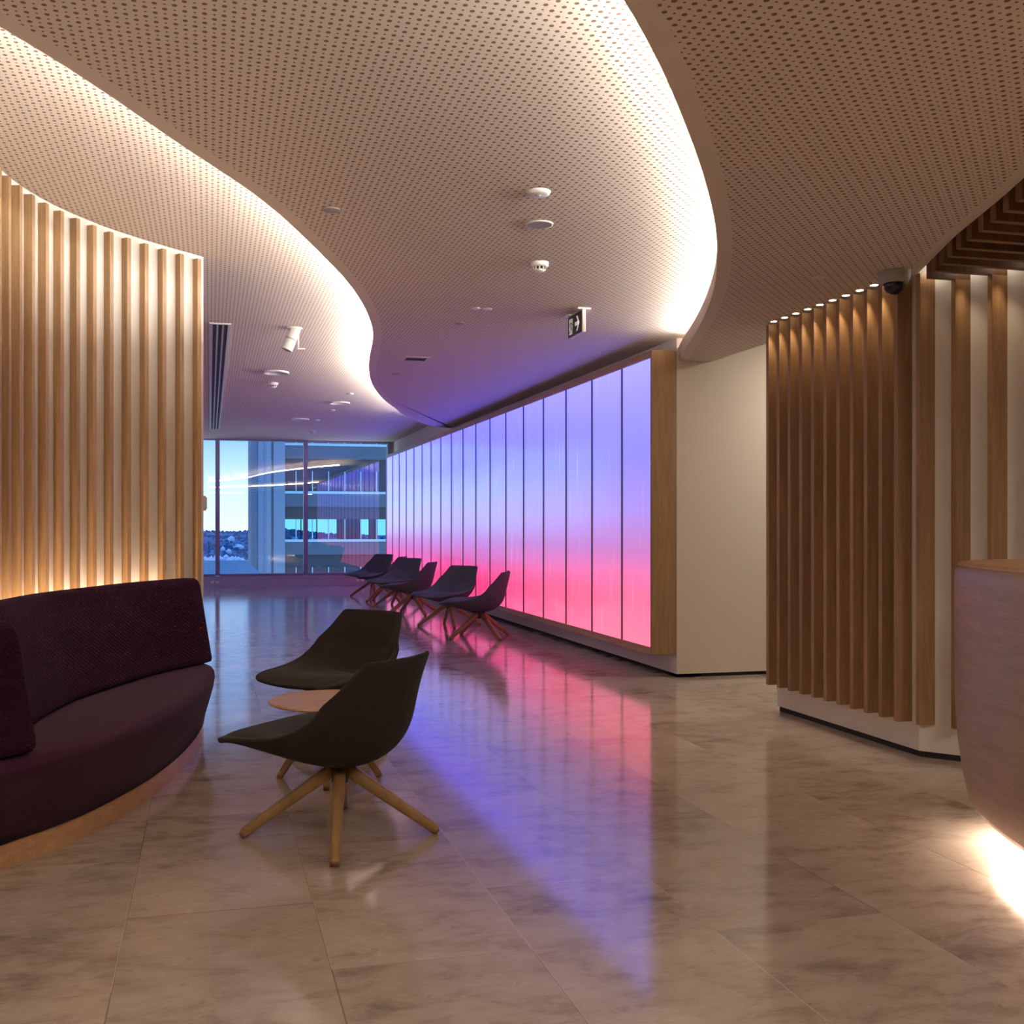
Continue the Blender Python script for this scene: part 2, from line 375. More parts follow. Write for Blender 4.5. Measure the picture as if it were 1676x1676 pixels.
b.quad((4.2, 7.95, H_LOW), (4.2, 6.3, H_LOW), (4.2, 6.3, H_HIGH), (4.2, 7.95, H_HIGH), 1)
struct(b.build('ceiling', ['perf', 'board']))
b = MB(); wall_strip(b, offset(RC, 0.36), H_LOW, H_HIGH); struct(b.build('trim_2', 'board'))

HB = 2.64
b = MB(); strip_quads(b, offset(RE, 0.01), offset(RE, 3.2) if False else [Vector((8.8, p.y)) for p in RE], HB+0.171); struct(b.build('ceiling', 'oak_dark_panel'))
def cove(P, z, m, label, r=0.014):
    b = MB(); rows = []
    for i, p in enumerate(P):
        t = (P[min(i+1, len(P)-1)] - P[max(i-1, 0)]).normalized(); n = Vector((t.y, -t.x))
        rows.append([(*(p + n*r*math.cos(a)), z + r*math.sin(a)) for a in [k*math.pi/3 for k in range(6)]])
    b.grid(rows, close=True)
    return tag(b.build('cove_light', m), label, 'light strip')
cove(offset(LC, 0.085)[6:-6], H_MID+0.055, 'cove_l', 'warm white strip light in the cove along the long S-shaped left ceiling curve')
cove(offset(RC, 0.085)[6:-3], H_LOW+0.118, 'cove_r', 'warm white strip light in the cove along the right ceiling curve beside the low ceiling')

# ------------------------------------------------------------------ walls
b = MB(); b.box((XW, 7.95, 0.03), (XW+0.25, YWIN, H_HIGH)); struct(b.build('wall_right', 'white'))
b = MB(); b.box((XW+0.24, 7.95, 0.03), (8.9, 8.15, H_HIGH)); b.quad((XW, 7.9499, 0.03), (XW+.25, 7.9499, 0.03), (XW+.25, 7.9499, H_HIGH), (XW, 7.9499, H_HIGH)); struct(b.build('wall_corridor', 'cream'))
b = MB(); b.box((XW+0.012, 7.962, 0.0), (8.9, 8.1, 0.03)); b.box((XW+0.012, 7.962, 0.0), (4.1, YWIN, 0.03)); struct(b.build('baseboard_right', 'black'))
# wall carrying the dark slats: straight face, then a 45 degree turn
SW = [(3.875, 6.37), (3.875, 4.91), (6.187, 2.19), (6.6, 2.5), (4.3, 5.1), (4.3, 6.37)]
b = MB(); b.prism(SW, 0.035, H_HIGH); struct(b.build('wall_slats', 'white'))
b = MB(); b.prism([(3.887, 6.358), (3.887, 4.915), (6.187, 2.21), (6.6, 2.5), (4.3, 5.1), (4.3, 6.358)], 0.0, 0.035); struct(b.build('baseboard_slats', 'black'))
b = MB(); b.box((8.8, -4.5, 0), (9.0, 8.0, H_HIGH)); struct(b.build('wall_east', 'cream'))
b = MB(); b.box((-4.5, -4.5, 0), (9.0, -4.4, H_HIGH)); struct(b.build('wall_rear', 'cream'))
# curved wall on the left
WC = smooth_path([(-3.0, -4.4), (-2.9, 0.0), (-2.4, 2.2), (-1.75, 3.6), (-1.25, 4.6), (-1.09, 5.15), (-1.025, 5.576), (-0.955, 5.84), (-0.838, 6.11), (-0.653, 6.40), (-0.482, 6.605), (-0.286, 6.80), (-0.04, 7.02)])
WO = offset(WC, -0.16)
b = MB()
n0 = len(WC)
b.prism([tuple(p) for p in WC] + [tuple(p) for p in reversed(WO)], 0.0, H_HIGH)
struct(b.build('wall_left', 'white'))
b = MB(); b.box((-2.2, 6.9, 0), (-2.0, YWIN, H_HIGH)); struct(b.build('wall_far_left', 'white'))
b = MB(); b.box((-0.075, 7.055, 1.40), (-0.022, 7.075, 1.50)); b.box((-0.055, 7.05, 1.41), (-0.016, 7.06, 1.49))
tag(b.build('wall_switch', 'plastic', bevel=0.003), 'small white switch plate on the free end of the pale slatted wall', 'switch')

# left oak slats
ls = thing('slatted_screen', 'curved screen of pale oak vertical slats behind the purple sofa', 'wall slats')
WL = arclen(WC); tot = WL[-1]; end_gap = 0.075
nn = 0
while True:
    s = tot - end_gap - nn*0.146
    p, t = at_len(WC, WL, s)
    if p.y < 5.0: break
    n = Vector((t.y, -t.x)); a = math.atan2(t.y, t.x)
    b = MB(); b.box((-0.0165, -0.047, 0.10), (0.0165, 0.0, H_HIGH-0.035))
    o = b.build('slat', 'oak_light', ls, (p.x, p.y, 0), bevel=0.0015, seg=1); o.rotation_euler = (0, 0, a)
    nn += 1

# right slats: straight run, then along the 45 degree face; each is joined by a ceiling baffle
rs = thing('slat_cladding', 'dark oak vertical slats on the wall beside the reception desk', 'wall slats')
ys = [6.34 - 0.1355*k for k in range(11)]
zt = H_LOW - 0.012
def rslat(x, y, ztop, d=0.095):
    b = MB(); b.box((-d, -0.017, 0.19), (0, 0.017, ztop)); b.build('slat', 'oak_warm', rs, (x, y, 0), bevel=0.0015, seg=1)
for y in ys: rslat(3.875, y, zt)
HB = 2.64
diag = []
for k in range(7):
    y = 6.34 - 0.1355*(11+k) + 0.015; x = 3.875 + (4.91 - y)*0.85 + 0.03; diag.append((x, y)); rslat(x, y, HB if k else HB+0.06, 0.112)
bf = thing('baffle_ceiling', 'dark oak baffles hanging over the reception desk past the ceiling edge', 'ceiling baffles')
def edge_x(y):
    for p, q in zip(RE, RE[1:]):
        if p.y <= y <= q.y: return p.x + (q.x-p.x)*(y-p.y)/(q.y-p.y)
    return 3.85
for k in range(1, 22):
    y = 6.34 - 0.1355*(11+k) + 0.015; x1 = 3.875 + (4.91-y)*0.85 + 0.03
    x0 = edge_x(y) - (0.0 if k > 1 else -0.01)
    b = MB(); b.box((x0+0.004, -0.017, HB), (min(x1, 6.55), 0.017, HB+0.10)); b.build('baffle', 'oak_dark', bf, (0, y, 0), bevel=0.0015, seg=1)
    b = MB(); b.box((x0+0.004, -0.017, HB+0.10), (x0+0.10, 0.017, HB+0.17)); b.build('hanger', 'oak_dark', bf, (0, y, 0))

# ------------------------------------------------------------------ light wall
lw = thing('light_wall', 'long backlit wall box glowing blue to pink in an oak frame', 'light wall', (3.65, 7.95, 0))
X0, Y0, Y1, Z0, Z1 = 3.65, 7.95, 21.25, 0.20, 2.79
def part(b, name, m, par, **k):
    b.v = [(x-3.65, y-7.95, z) for x, y, z in b.v]; return b.build(name, m, par, **k)
b = MB(); b.box((X0, Y0, Z0), (XW, Y0+0.03, Z1)); part(b, 'end_panel', 'oak_light', lw, bevel=0.002)
b = MB(); b.box((X0, Y0+0.03, Z1-0.062), (XW, Y1, Z1)); part(b, 'top_rail', 'oak_trim', lw, bevel=0.002)
b = MB(); b.box((X0, Y0+0.03, Z0), (XW, Y1, Z0+0.06)); part(b, 'bottom_rail', 'oak_trim', lw, bevel=0.002)
b = MB(); b.box((X0, Y1, Z0), (XW, Y1+0.03, Z1)); part(b, 'end_panel', 'oak_light', lw, bevel=0.002)
edges = [Y0+0.03] + [8.605+0.7435*k for k in range(17)] + [Y1]
zb, ztp = Z0+0.06, Z1-0.062
for i in range(len(edges)-1):
    b = MB(); b.box((X0+0.012, edges[i]+0.009, zb), (X0+0.03, edges[i+1]-0.009, ztp))
    o = b.build('glass_panel', 'film', lw, (-3.65, -7.95, 0))
for y in edges[1:-1]:
    b = MB(); b.box((X0+0.002, y-0.010, zb), (X0+0.04, y+0.010, ztp)); part(b, 'mullion', 'panel_line', lw)
b = MB(); b.box((X0+0.04, Y0+0.04, zb), (X0+0.05, Y1, ztp)); part(b, 'back_sheet', 'white', lw)

# ------------------------------------------------------------------ window wall
mull = [-1.70, 0.163, 1.99, 3.80]
for i in range(3):
    x0, x1 = mull[i], mull[i+1]
    b = MB()
    b.box((x0-0.045, YWIN-0.07, 0.25), (x0+0.045, YWIN+0.07, H_HIGH)); b.box((x0+0.045, YWIN-0.05, 0.235), (x1-0.045, YWIN+0.05, 0.285)); b.box((x0+0.045, YWIN-0.03, H_HIGH-0.03), (x1-0.045, YWIN+0.05, H_HIGH))
    if i == 2: b.box((x1-0.045, YWIN-0.07, 0.25), (x1+0.045, YWIN+0.07, H_HIGH))
    o = struct(b.build('window_%d' % (i+1), 'frame'))
    g_ = MB(); g_.box((x0+0.045, YWIN-0.006, 0.285), (x1-0.045, YWIN+0.006, H_HIGH-0.03)); g_.v = list(g_.v)
    # a single sheet so the view passes one surface
    g_ = MB(); g_.quad((x0+0.045, YWIN, 0.285), (x1-0.045, YWIN, 0.285), (x1-0.045, YWIN, H_HIGH-0.03), (x0+0.045, YWIN, H_HIGH-0.03))
    struct(g_.build('window_pane', 'glass', o))
b = MB(); b.box((-2.1, YWIN-0.10, 0.0), (XW, YWIN+0.1, 0.235)); b.box((-2.1, YWIN-0.13, 0.205), (XW, YWIN-0.05, 0.235)); struct(b.build('wall_window_sill', 'sill'))
b = MB(); b.box((-2.1, YWIN-0.02, 0.235), (-1.745, YWIN+0.1, H_HIGH)); b.box((3.845, YWIN-0.02, 0.235), (4.1, YWIN+0.1, H_HIGH)); struct(b.build('wall_window', 'white'))
for x, lab in ((0.11, 'small pale socket on the sill panel under the left window mullion'), (3.15, 'small pale socket on the sill panel near the far lounge chairs')):
    t = thing('wall_socket', lab, 'socket', (x, YWIN-0.10, 0.12))
    for dx in (-0.05, 0.05):
        b = MB(); b.box((dx-0.035, -0.012, -0.025), (dx+0.035, 0, 0.025)); b.build('socket_plate', 'plastic', t, bevel=0.003)

# ------------------------------------------------------------------ sofa
sofa = thing('curved_sofa', 'curved aubergine sofa with quilted back on an oak plinth', 'sofa', (0, 0, 0))
front = [(-1.35, 3.42), (-1.05, 3.72), (-0.763, 4.078), (-0.519, 4.413), (-0.31, 4.884), (-0.174, 5.348), (-0.092, 5.777), (-0.050, 6.12), (-0.035, 6.36), (-0.05, 6.54), (-0.13, 6.64), (-0.26, 6.60)]
rear = [(-0.50, 6.26), (-0.74, 5.85), (-0.88, 5.40), (-0.95, 4.95), (-1.02, 4.50), (-1.25, 4.05), (-1.55, 3.62)]
FP = smooth_path(front, 6); RP = smooth_path(rear, 5)
ring = FP + RP
def ring_at(d, z):
    out = []; k = len(ring)
    for i, p in enumerate(ring):
        t = (ring[(i+1) % k] - ring[i-1]).normalized(); n = Vector((t.y, -t.x))
        wgt = 1.0 if i < len(FP) else 0.15
        q = p + n*d*wgt; out.append((q.x, q.y, z))
    return out
b = MB(); rows = [ring_at(-0.012, 0.0), ring_at(-0.012, 0.105)]
b.grid(rows, close=True); b.poly(rows[1]); b.build('plinth', 'oak_trim', sofa)
b = MB(); rows = [ring_at(d, z) for d, z in ((-0.02, 0.10), (0.0, 0.10), (0.012, 0.16), (0.035, 0.24), (0.058, 0.32), (0.068, 0.375), (0.064, 0.40), (0.050, 0.418), (0.028, 0.428), (0.0, 0.431))]
b.grid(rows, close=True); b.poly(rows[-1]); b.poly(rows[0]); b.build('seat', 'aubergine', sofa, smooth=True)
def backrest(P, lean, z0, z1, th0, th1, name, endlean=0.0):
    # loft a padded section along P; the section leans away to the left of travel
    b = MB(); rows = []; uvs = []; L = arclen(P); r = 0.03
    zz = z1-z0
    sec = [(0.03, 0.0), (0.006, 0.012), (0.0, 0.04)] + [(0.0-lean*k/6.0, 0.04+(zz-0.075)*k/6.0) for k in range(1, 7)] + [(-lean-0.010, zz-0.012), (-lean-0.035, zz), (-lean-th1+0.035, zz), (-lean-th1+0.01, zz-0.012), (-lean-th1, zz-0.04), (-th0-lean*0.4, zz*0.4), (-th0, 0.04), (-th0+0.03, 0.0)]
    sec[0] = (-0.03, 0.0)
    vs = [0]
    for a, c in zip(sec, sec[1:]): vs.append(vs[-1] + math.hypot(c[0]-a[0], c[1]-a[1]))
    N = len(P)
    for i, p in enumerate(P):
        t = (P[min(i+1, N-1)] - P[max(i-1, 0)]).normalized(); n = Vector((t.y, -t.x))
        row = []; 
        for d, z in sec:
            q = p + n*d
            if endlean:
                k = max(0.0, 1-(L[-1]-L[i])/0.3); q = q - t*(endlean*k*z/zz)
            row.append((q.x, q.y, z0+z))
        rows.append(row); uvs.append([(L[i], v) for v in vs])
    def endcap(row, t, sgn):
        c = Vector((sum(q[0] for q in row)/len(row), sum(q[1] for q in row)/len(row), sum(q[2] for q in row)/len(row)))
        out = []
        for f, ext in ((0.93, 0.020), (0.80, 0.030)):
            out.append([tuple(c + (Vector(q)-c)*f + Vector((t.x, t.y, 0))*sgn*ext) for q in row])
        return out
    t0 = (P[1]-P[0]).normalized(); t1 = (P[-1]-P[-2]).normalized()
    e0 = endcap(rows[0], t0, -1); e1 = endcap(rows[-1], t1, 1)
    R = [e0[1], e0[0]] + rows + e1
    U = [[(-0.03, v) for v in vs], [(-0.015, v) for v in vs]] + uvs + [[(L[-1]+0.015, v) for v in vs], [(L[-1]+0.03, v) for v in vs]]
    # close the section by repeating its first point
    R = [r_ + [r_[0]] for r_ in R]; U = [u + [(u[0][0], vs[-1]+0.05)] for u in U]
    b.grid(R, uvs=U); b.poly(R[0][:-1]); b.poly(R[-1][:-1])
    return b.build(name, 'quilted', sofa, smooth=True)
BA = smooth_path([(-1.25, 3.95), (-0.93, 4.22), (-0.77, 4.52), (-0.72, 4.89), (-0.627, 5.327), (-0.377, 5.94), (-0.20, 6.27), (0.005, 6.56)], 6)
backrest(BA, 0.09, 0.432, 0.965, 0.21, 0.14, 'backrest')
BB = smooth_path([(-1.42, 3.66), (-1.10, 3.92), (-0.86, 4.06), (-0.66, 4.16)], 6)
BB = list(reversed(BB))
BB = [Vector(p) for p in [(-1.38, 3.42), (-1.20, 3.60), (-1.02, 3.77), (-0.86, 3.92), (-0.74, 4.03), (-0.655, 4.11)]]
BB = smooth_path(BB, 4)
backrest(BB, -0.02, 0.432, 0.945, 0.19, 0.17, 'backrest', endlean=0.10)

# warm strip behind the sofa
P = [p for p in offset(WC, 0.085) if 4.7 < p.y < 6.72]
o = cove(P, 0.80, 'led_sofa', 'warm strip light on the wall behind the sofa back', r=0.012)
o.name = 'strip_light'

# ------------------------------------------------------------------ lounge chair
def chair_station():
    # s, x, z, half width, side lift, side forward shift
    return [(0.478, 0.396, 0.25, 0.000, -0.040), (0.462, 0.416, 0.315, 0.002, -0.050), (0.37, 0.432, 0.340, 0.006, -0.035), (0.24, 0.418, 0.355, 0.026, 0.0),
            (0.09, 0.398, 0.350, 0.062, 0.0), (-0.03, 0.392, 0.345, 0.105, 0.0), (-0.12, 0.402, 0.335, 0.150, 0.01), (-0.19, 0.435, 0.322, 0.155, 0.055),
            (-0.232, 0.49, 0.305, 0.120, 0.090), (-0.262, 0.57, 0.285, 0.070, 0.085), (-0.292, 0.66, 0.262, 0.030, 0.070), (-0.318, 0.735, 0.243, 0.008, 0.055), (-0.332, 0.775, 0.225, 0.0, 0.045)]
TS = [-1, -0.93, -0.78, -0.55, -0.28, 0, 0.28, 0.55, 0.78, 0.93, 1]
def ch_inner():
    rows = []
    for x, z, hw, lf, fw in chair_station():
        rows.append([Vector((x + fw*abs(t)**2.2, hw*t, z + lf*abs(t)**2.4)) for t in TS])
    return rows
def normals(rows):
    R, C = len(rows), len(rows[0]); out = []
    for i in range(R):
        r = []
        for j in range(C):
            du = rows[min(i+1, R-1)][j] - rows[max(i-1, 0)][j]; dv = rows[i][min(j+1, C-1)] - rows[i][max(j-1, 0)]
            r.append(du.cross(dv).normalized())
        out.append(r)
    return out
def make_chair(m):
    root = thing('lounge_chair', '', 'chair')
    inner = ch_inner(); N = normals(inner)
    sgn = 1 if N[4][5].z > 0 else -1
    N = [[n*sgn for n in r] for r in N]
    R, C = len(inner), len(inner[0])
    outer = []
    for i in range(R):
        thick_s = [0.016, 0.04, 0.06, 0.085, 0.10, 0.105, 0.10, 0.085, 0.065, 0.050, 0.040, 0.032, 0.022][i]
        row = []
        for j, t in enumerate(TS):
            th = 0.020 + (thick_s-0.020)*(1-abs(t)**2.0) if i > 1 else thick_s*(0.7+0.3*(1-abs(t)))
            row.append(inner[i][j] - N[i][j]*th)
        outer.append(row)
    b = MB(); b.grid(inner); b.grid(outer)
    for i in range(R-1):
        for j in (0, C-1): b.quad(inner[i][j], inner[i+1][j], outer[i+1][j], outer[i][j])
    for j in range(C-1):
        for i in (0, R-1): b.quad(inner[i][j], inner[i][j+1], outer[i][j+1], outer[i][j])
    sh = b.build('shell', m, root, smooth=True, sub=2)
    def pad(i0, i1, j0, j1, h, name):
        b = MB(); rows = []
        for i in range(i0, i1+1):
            row = []
            for j in range(j0, j1+1):
                e = 0.0 if i in (i0, i1) or j in (j0, j1) else 1.0
                row.append(inner[i][j] + N[i][j]*(0.0 + h*e) - N[i][j]*(0.006 if not e else 0))
            rows.append(row)
        b.grid(rows); b.build(name, m, root, smooth=True, sub=2)
    pad(1, 6, 1, 9, 0.020, 'seat_cushion')
    pad(6, 9, 1, 9, 0.014, 'lumbar_cushion')
    b = MB(); b.lathe([(0.0, 0.345), (0.05, 0.335), (0.05, 0.30), (0.035, 0.285), (0.035, 0.225), (0.0, 0.225)], 20); b.build('swivel_hub', 'hub', root, smooth=True)
    return root
def leg_mesh(r_foot, z_top, w0=0.027, w1=0.019, r_in=0.02):
    # square rounded bar from the hub to the foot along +x
    a = Vector((r_in, 0, z_top)); c = Vector((r_foot, 0, 0.018)); d = (c-a).normalized(); up = Vector((0, 1, 0)).cross(d)*-1
    rows = []
    for k in range(9):
        t = k/8; p = a.lerp(c, t); hw = w0+(w1-w0)*t; hh = (w0+(w1-w0)*t)*1.05
        if k == 0: hw *= 0.9
        ring_ = []
        for q in range(12):
            an = 2*math.pi*(q+0.5)/12; cx, cy = math.cos(an), math.sin(an)
            s_ = 1/max(abs(cx), abs(cy)); s_ = 0.35+0.65*s_ if s_ > 1 else 1
            ring_.append(p + Vector((0, 1, 0))*cx*s_*hw + up*cy*s_*hh)
        rows.append(ring_)
    rows.append([Vector((v.x, v.y, max(0.0, v.z-0.016))) * 1 if False else Vector((v.x+0.006, v.y*0.9, max(0.0, v.z-0.018))) for v in rows[-1]])
    return rows
def add_legs(root, r, z_top, angles, w0=0.027, w1=0.019):
    for a in angles:
        rows = leg_mesh(r, z_top, w0, w1); b = MB(); b.grid(rows, close=True); b.poly(rows[0]); b.poly(rows[-1])
        o = b.build('leg', 'oak_leg', root, smooth=True); o.rotation_euler = (0, 0, a)
        o.modifiers.new('w', 'WEIGHTED_NORMAL')
rad = math.radians
def base_chair(m):
    r = make_chair(m); add_legs(r, 0.40, 0.285, [rad(k*90) for k in range(4)]); return r
def set_chair(o, x, y, face, legs, label, group=None):
    o.location = (x, y, 0); o.rotation_euler = (0, 0, rad(face)); o['label'] = label
    if group: o['group'] = group
    k = 0
    for c in [q for q in bpy.data.objects if q.parent == o and q.name.startswith('leg')]:
        c.rotation_euler = (0, 0, rad(legs - face + 90*k)); k += 1
ch = base_chair('charcoal')
ch2 = copy_tree(ch)
set_chair(ch, 0.533, 4.24, 136, -10, 'charcoal lounge chair nearest the camera, its back turned to us', 'charcoal chairs by the round table')
set_chair(ch2, 0.765, 6.05, 221, 30, 'charcoal lounge chair behind the small round table, seat facing the sofa', 'charcoal chairs by the round table')
far = base_chair('slate')
spots = [(3.05, 11.33, 155, 19, 'slate lounge chair at the near end of the row by the glowing wall, back turned'),
         (3.02, 12.75, 215, -4, 'slate lounge chair second from the near end of the row, seat facing us'),
         (2.90, 14.55, 152, 15, 'slate lounge chair in the middle of the row, back turned'),
         (2.95, 16.0, 215, 5, 'slate lounge chair in the far half of the row with its seat towards us'),
         (2.95, 17.15, 152, 25, 'slate lounge chair mostly hidden, only its back tip above the fourth chair'),
         (2.90, 18.3, 215, -15, 'slate lounge chair at the far end of the row beside the window')]
for i, (x, y, f, lg, lab) in enumerate(spots):
    o = far if i == 0 else copy_tree(far)
    set_chair(o, x, y, f, lg, lab, 'row of lounge chairs along the light wall')

# round table
tb = thing('coffee_table', 'small round oak coffee table between the two charcoal chairs', 'table', (0.602, 5.22, 0))
b = MB(); b.lathe([(0.0, 0.405), (0.300, 0.405), (0.311, 0.401), (0.313, 0.396), (0.305, 0.390), (0.285, 0.385), (0.0, 0.385)], 64); b.build('table_top', 'oak_top', tb, smooth=False)
add_legs(tb, 0.25, 0.368, [rad(-10+90*k) for k in range(4)], 0.024, 0.017)

# ------------------------------------------------------------------ reception desk
desk = thing('reception_desk', 'curved oak veneer reception desk with lit underside at the right edge', 'desk')
# plan outline (front edge first), seen from above
DF = smooth_path([(2.30, -0.6), (2.42, 0.7), (2.55, 1.9), (2.70, 2.80), (2.80, 3.15), (2.93, 3.45), (3.06, 3.66), (3.24, 3.79), (3.46, 3.80), (3.70, 3.66), (3.80, 3.40), (3.72, 2.9), (3.55, 1.9), (3.40, 0.7), (3.25, -0.6)], 6)
def dring(d, z):
    out = []; k = len(DF)
    for i, p in enumerate(DF):
        t = (DF[min(i+1, k-1)] - DF[max(i-1, 0)]).normalized(); n = Vector((-t.y, t.x)); q = p - n*d; out.append((q.x, q.y, z))
    return out
b = MB(); rows = [dring(d, z) for d, z in ((0.10, 0.14), (0.075, 0.13), (0.055, 0.16), (0.030, 0.28), (0.012, 0.42), (0.002, 0.60), (0.0, 0.80), (0.0, 1.08), (0.003, 1.115), (0.012, 1.135))]
b.grid(rows, close=True); b.poly(rows[0]); b.poly(rows[-1]); b.build('front_panel', 'veneer', desk, smooth=True)
b = MB(); rows = [dring(d, z) for d, z in ((0.012, 1.134), (0.014, 1.140), (0.024, 1.148), (0.05, 1.151))]
b.grid(rows, close=True); b.poly(rows[-1]); b.build('counter_top', 'oak_top', desk, smooth=True)
b = MB(); rows = [dring(0.30, 0.0), dring(0.30, 0.135)]; b.grid(rows, close=True); b.build('plinth', 'black', desk)
P = [Vector(p[:2]) for p in dring(0.17, 0)]
bb = MB(); rows = []
for i, p in enumerate(P[:54]):
    rows.append([(p.x-0.03, p.y, 0.125), (p.x+0.03, p.y+0.001, 0.125)])
bb.grid(rows); bb.build('light_strip', 'led_desk', desk)

# ------------------------------------------------------------------ ceiling fittings
def disc_fit(name, label, cat, x, y, h, prof, m='plastic', parts=(), group=None):
    t = thing(name, label, cat, (x, y, h), 0, group)
    b = MB(); b.lathe(prof, 32); b.build('housing', m, t, smooth=True)
    for nm, pr, mm in parts:
        b = MB(); b.lathe(pr, 24); b.build(nm, mm, t, smooth=True)
    return t
flat = lambda r, d: [(0, -d), (r*0.92, -d), (r, -d*0.4), (r, 0.0)]
disc_fit('ceiling_speaker', 'flat round white speaker grille on the middle ceiling, largest of three discs in line', 'speaker', 1.704, 5.115, H_MID, [(0.066, -0.006), (0.073, -0.005), (0.075, 0)], parts=[('grille', [(0, -0.004), (0.067, -0.005)], 'grey_metal')])
t = disc_fit('occupancy_sensor', 'round white ceiling sensor nearest the camera, in line with the smoke alarm', 'sensor', 1.533, 4.62, H_MID, [(0, -0.016), (0.04, -0.016), (0.056, -0.010), (0.06, 0)], parts=[('eye', [(0, -0.021), (0.014, -0.020), (0.018, -0.015)], 'grey_metal')])
def smoke(x, y, h, label, k=1.0):
    t = thing('smoke_detector', label, 'smoke alarm', (x, y, h))
    b = MB(); b.lathe([(r*k, z*k) for r, z in [(0.056, 0), (0.056, -0.018), (0.050, -0.026), (0.044, -0.030)]], 28); b.build('base', 'plastic', t, smooth=True)
    b = MB(); b.lathe([(r*k, z*k) for r, z in [(0.036, -0.028), (0.034, -0.044)]], 28); sc_ = b.build('sensing_chamber', 'black', t, smooth=True)
    for q in range(10):
        a = 2*math.pi*q/10; b = MB(); b.box((0.034*k, -0.004*k, -0.046*k), (0.041*k, 0.004*k, -0.026*k)); o = b.build('rib', 'plastic', sc_); o.rotation_euler = (0, 0, a)
    b = MB(); b.lathe([(r*k, z*k) for r, z in [(0, -0.058), (0.024, -0.056), (0.038, -0.046), (0.036, -0.044), (0, -0.044)]], 28); b.build('cap', 'plastic', t, smooth=True)
smoke(1.954, 5.864, H_MID, 'white smoke alarm with black slots hanging from the middle ceiling')
smoke(0.781, 13.0, H_HIGH, 'white smoke alarm on the far left ceiling behind the projector', 1.2)
smoke(1.91, 19.435, H_HIGH, 'small smoke alarm on the left ceiling right before the window', 1.1)
disc_fit('blanking_plate', 'plain flush grey disc on the middle ceiling beside the left curve', 'ceiling disc', 0.602, 5.123, H_MID, flat(0.045, 0.006), 'grey_metal')
t = thing('twin_downlight', 'pair of pale unlit round spots on the middle ceiling beyond the smoke alarm', 'downlight', (1.951, 7.203, H_MID))
for dx in (-0.045, 0.045):
    b = MB(); b.lathe(flat(0.036, 0.004), 24, (dx, 0, 0)); b.build('spot', 'plastic', t, smooth=True)
disc_fit('sprinkler_plate', 'small flush disc left of the exit sign on the middle ceiling', 'ceiling disc', 1.928, 7.765, H_MID, flat(0.042, 0.005), 'grey_metal')
t = thing('air_vent', 'square recessed vent with black slot on the middle ceiling near the left curve', 'vent', (1.927, 9.513, H_MID))
b = MB()
b.box((-0.12, -0.12, -0.006), (-0.10, 0.12, 0)); b.box((0.10, -0.12, -0.006), (0.12, 0.12, 0)); b.box((-0.10, -0.12, -0.006), (0.10, -0.10, 0)); b.box((-0.10, 0.10, -0.006), (0.10, 0.12, 0)); b.build('frame', 'board', t)
b = MB(); b.box((-0.10, -0.02, -0.003), (0.10, 0.10, -0.001)); b.build('slot', 'black', t)
disc_fit('sprinkler_plate', 'small flush disc beyond the square vent on the middle ceiling', 'ceiling disc', 1.908, 10.523, H_MID, flat(0.045, 0.005), 'grey_metal')
disc_fit('sprinkler_plate', 'small flush disc on the low ceiling left of the camera dome', 'ceiling disc', 3.359, 5.09, H_LOW, flat(0.042, 0.005), 'board')
for x, y, r, lab in ((0.764, 12.071, 0.15, 'round white speaker between projector and smoke alarm on the left ceiling'), (1.865, 14.87, 0.15, 'nearer of two thin round speakers on the ceiling before the window'), (1.50, 17.3, 0.15, 'farther of two thin round speakers on the ceiling before the window')):
    disc_fit('ceiling_speaker', lab, 'speaker', x, y, H_HIGH, [(0, -0.006), (r*0.9, -0.010), (r*0.94, -0.022), (r, -0.018), (r, 0)])
for x, y, lab in ((1.873, 13.8, 'tiny disc on the left ceiling before the two round speakers'), (1.872, 15.85, 'tiny disc on the left ceiling between the two round speakers'), (1.80, 17.4, 'tiny disc on the left ceiling just past the farther round speaker')):
    disc_fit('sprinkler_plate', lab, 'ceiling disc', x, y, H_HIGH, flat(0.05, 0.014))
# made-up housings for the three added fill lights outside the picture
for x, y, z, sx_, sy_, top, lab in ((0.6, 0.2, 2.66, 0.8, 0.6, H_LOW, 'added wide fill light panel in the low ceiling above the entrance'), (4.3, 1.6, 2.58, 0.5, 0.5, HB, 'added square fill light panel under the baffles above the reception desk'), (5.6, 7.0, 3.05, 0.35, 0.35, H_HIGH, 'added small fill light panel in the side corridor ceiling')):
    t = thing('fill_panel', lab, 'added fill light', (x, y, z))
    b = MB(); b.box((-sx_-0.02, -sy_-0.02, 0.004), (sx_+0.02, sy_+0.02, top-z)); b.build('housing', 'plastic', t, bevel=0.003)
# track spot / projector cylinder
t = thing('projector_spot', 'white cylinder spotlight tilted below the left ceiling', 'spotlight', (0.755, 9.35, H_HIGH))
mt = Matrix.Translation((-0.035, -0.02, -0.115)) @ Matrix.Rotation(rad(-32), 4, 'Y') @ Matrix.Rotation(rad(20), 4, 'X')
mt = Matrix.Translation((-0.03, -0.02, -0.11)) @ Matrix.Rotation(rad(22), 4, 'Y')
b = MB(); b.lathe([(0, 0.11), (0.048, 0.11), (0.050, 0.10), (0.050, -0.10), (0.046, -0.11), (0.040, -0.095), (0, -0.095)], 28, mt=mt); b.build('cylinder', 'plastic', t, smooth=True)
b = MB(); b.lathe([(0.0515, 0.006), (0.0515, -0.006), (0.049, -0.006)], 28, mt=mt); b.build('band', 'grey_metal', t)
b = MB(); b.lathe(flat(0.075, 0.012), 28); b.build('mount', 'plastic', t, smooth=True)
b = MB(); b.box((0.03, -0.008, -0.19), (0.045, 0.008, -0.01)); b.box((0.03, -0.008, -0.195), (0.10, 0.008, -0.183)); b.build('bracket', 'plastic', t)
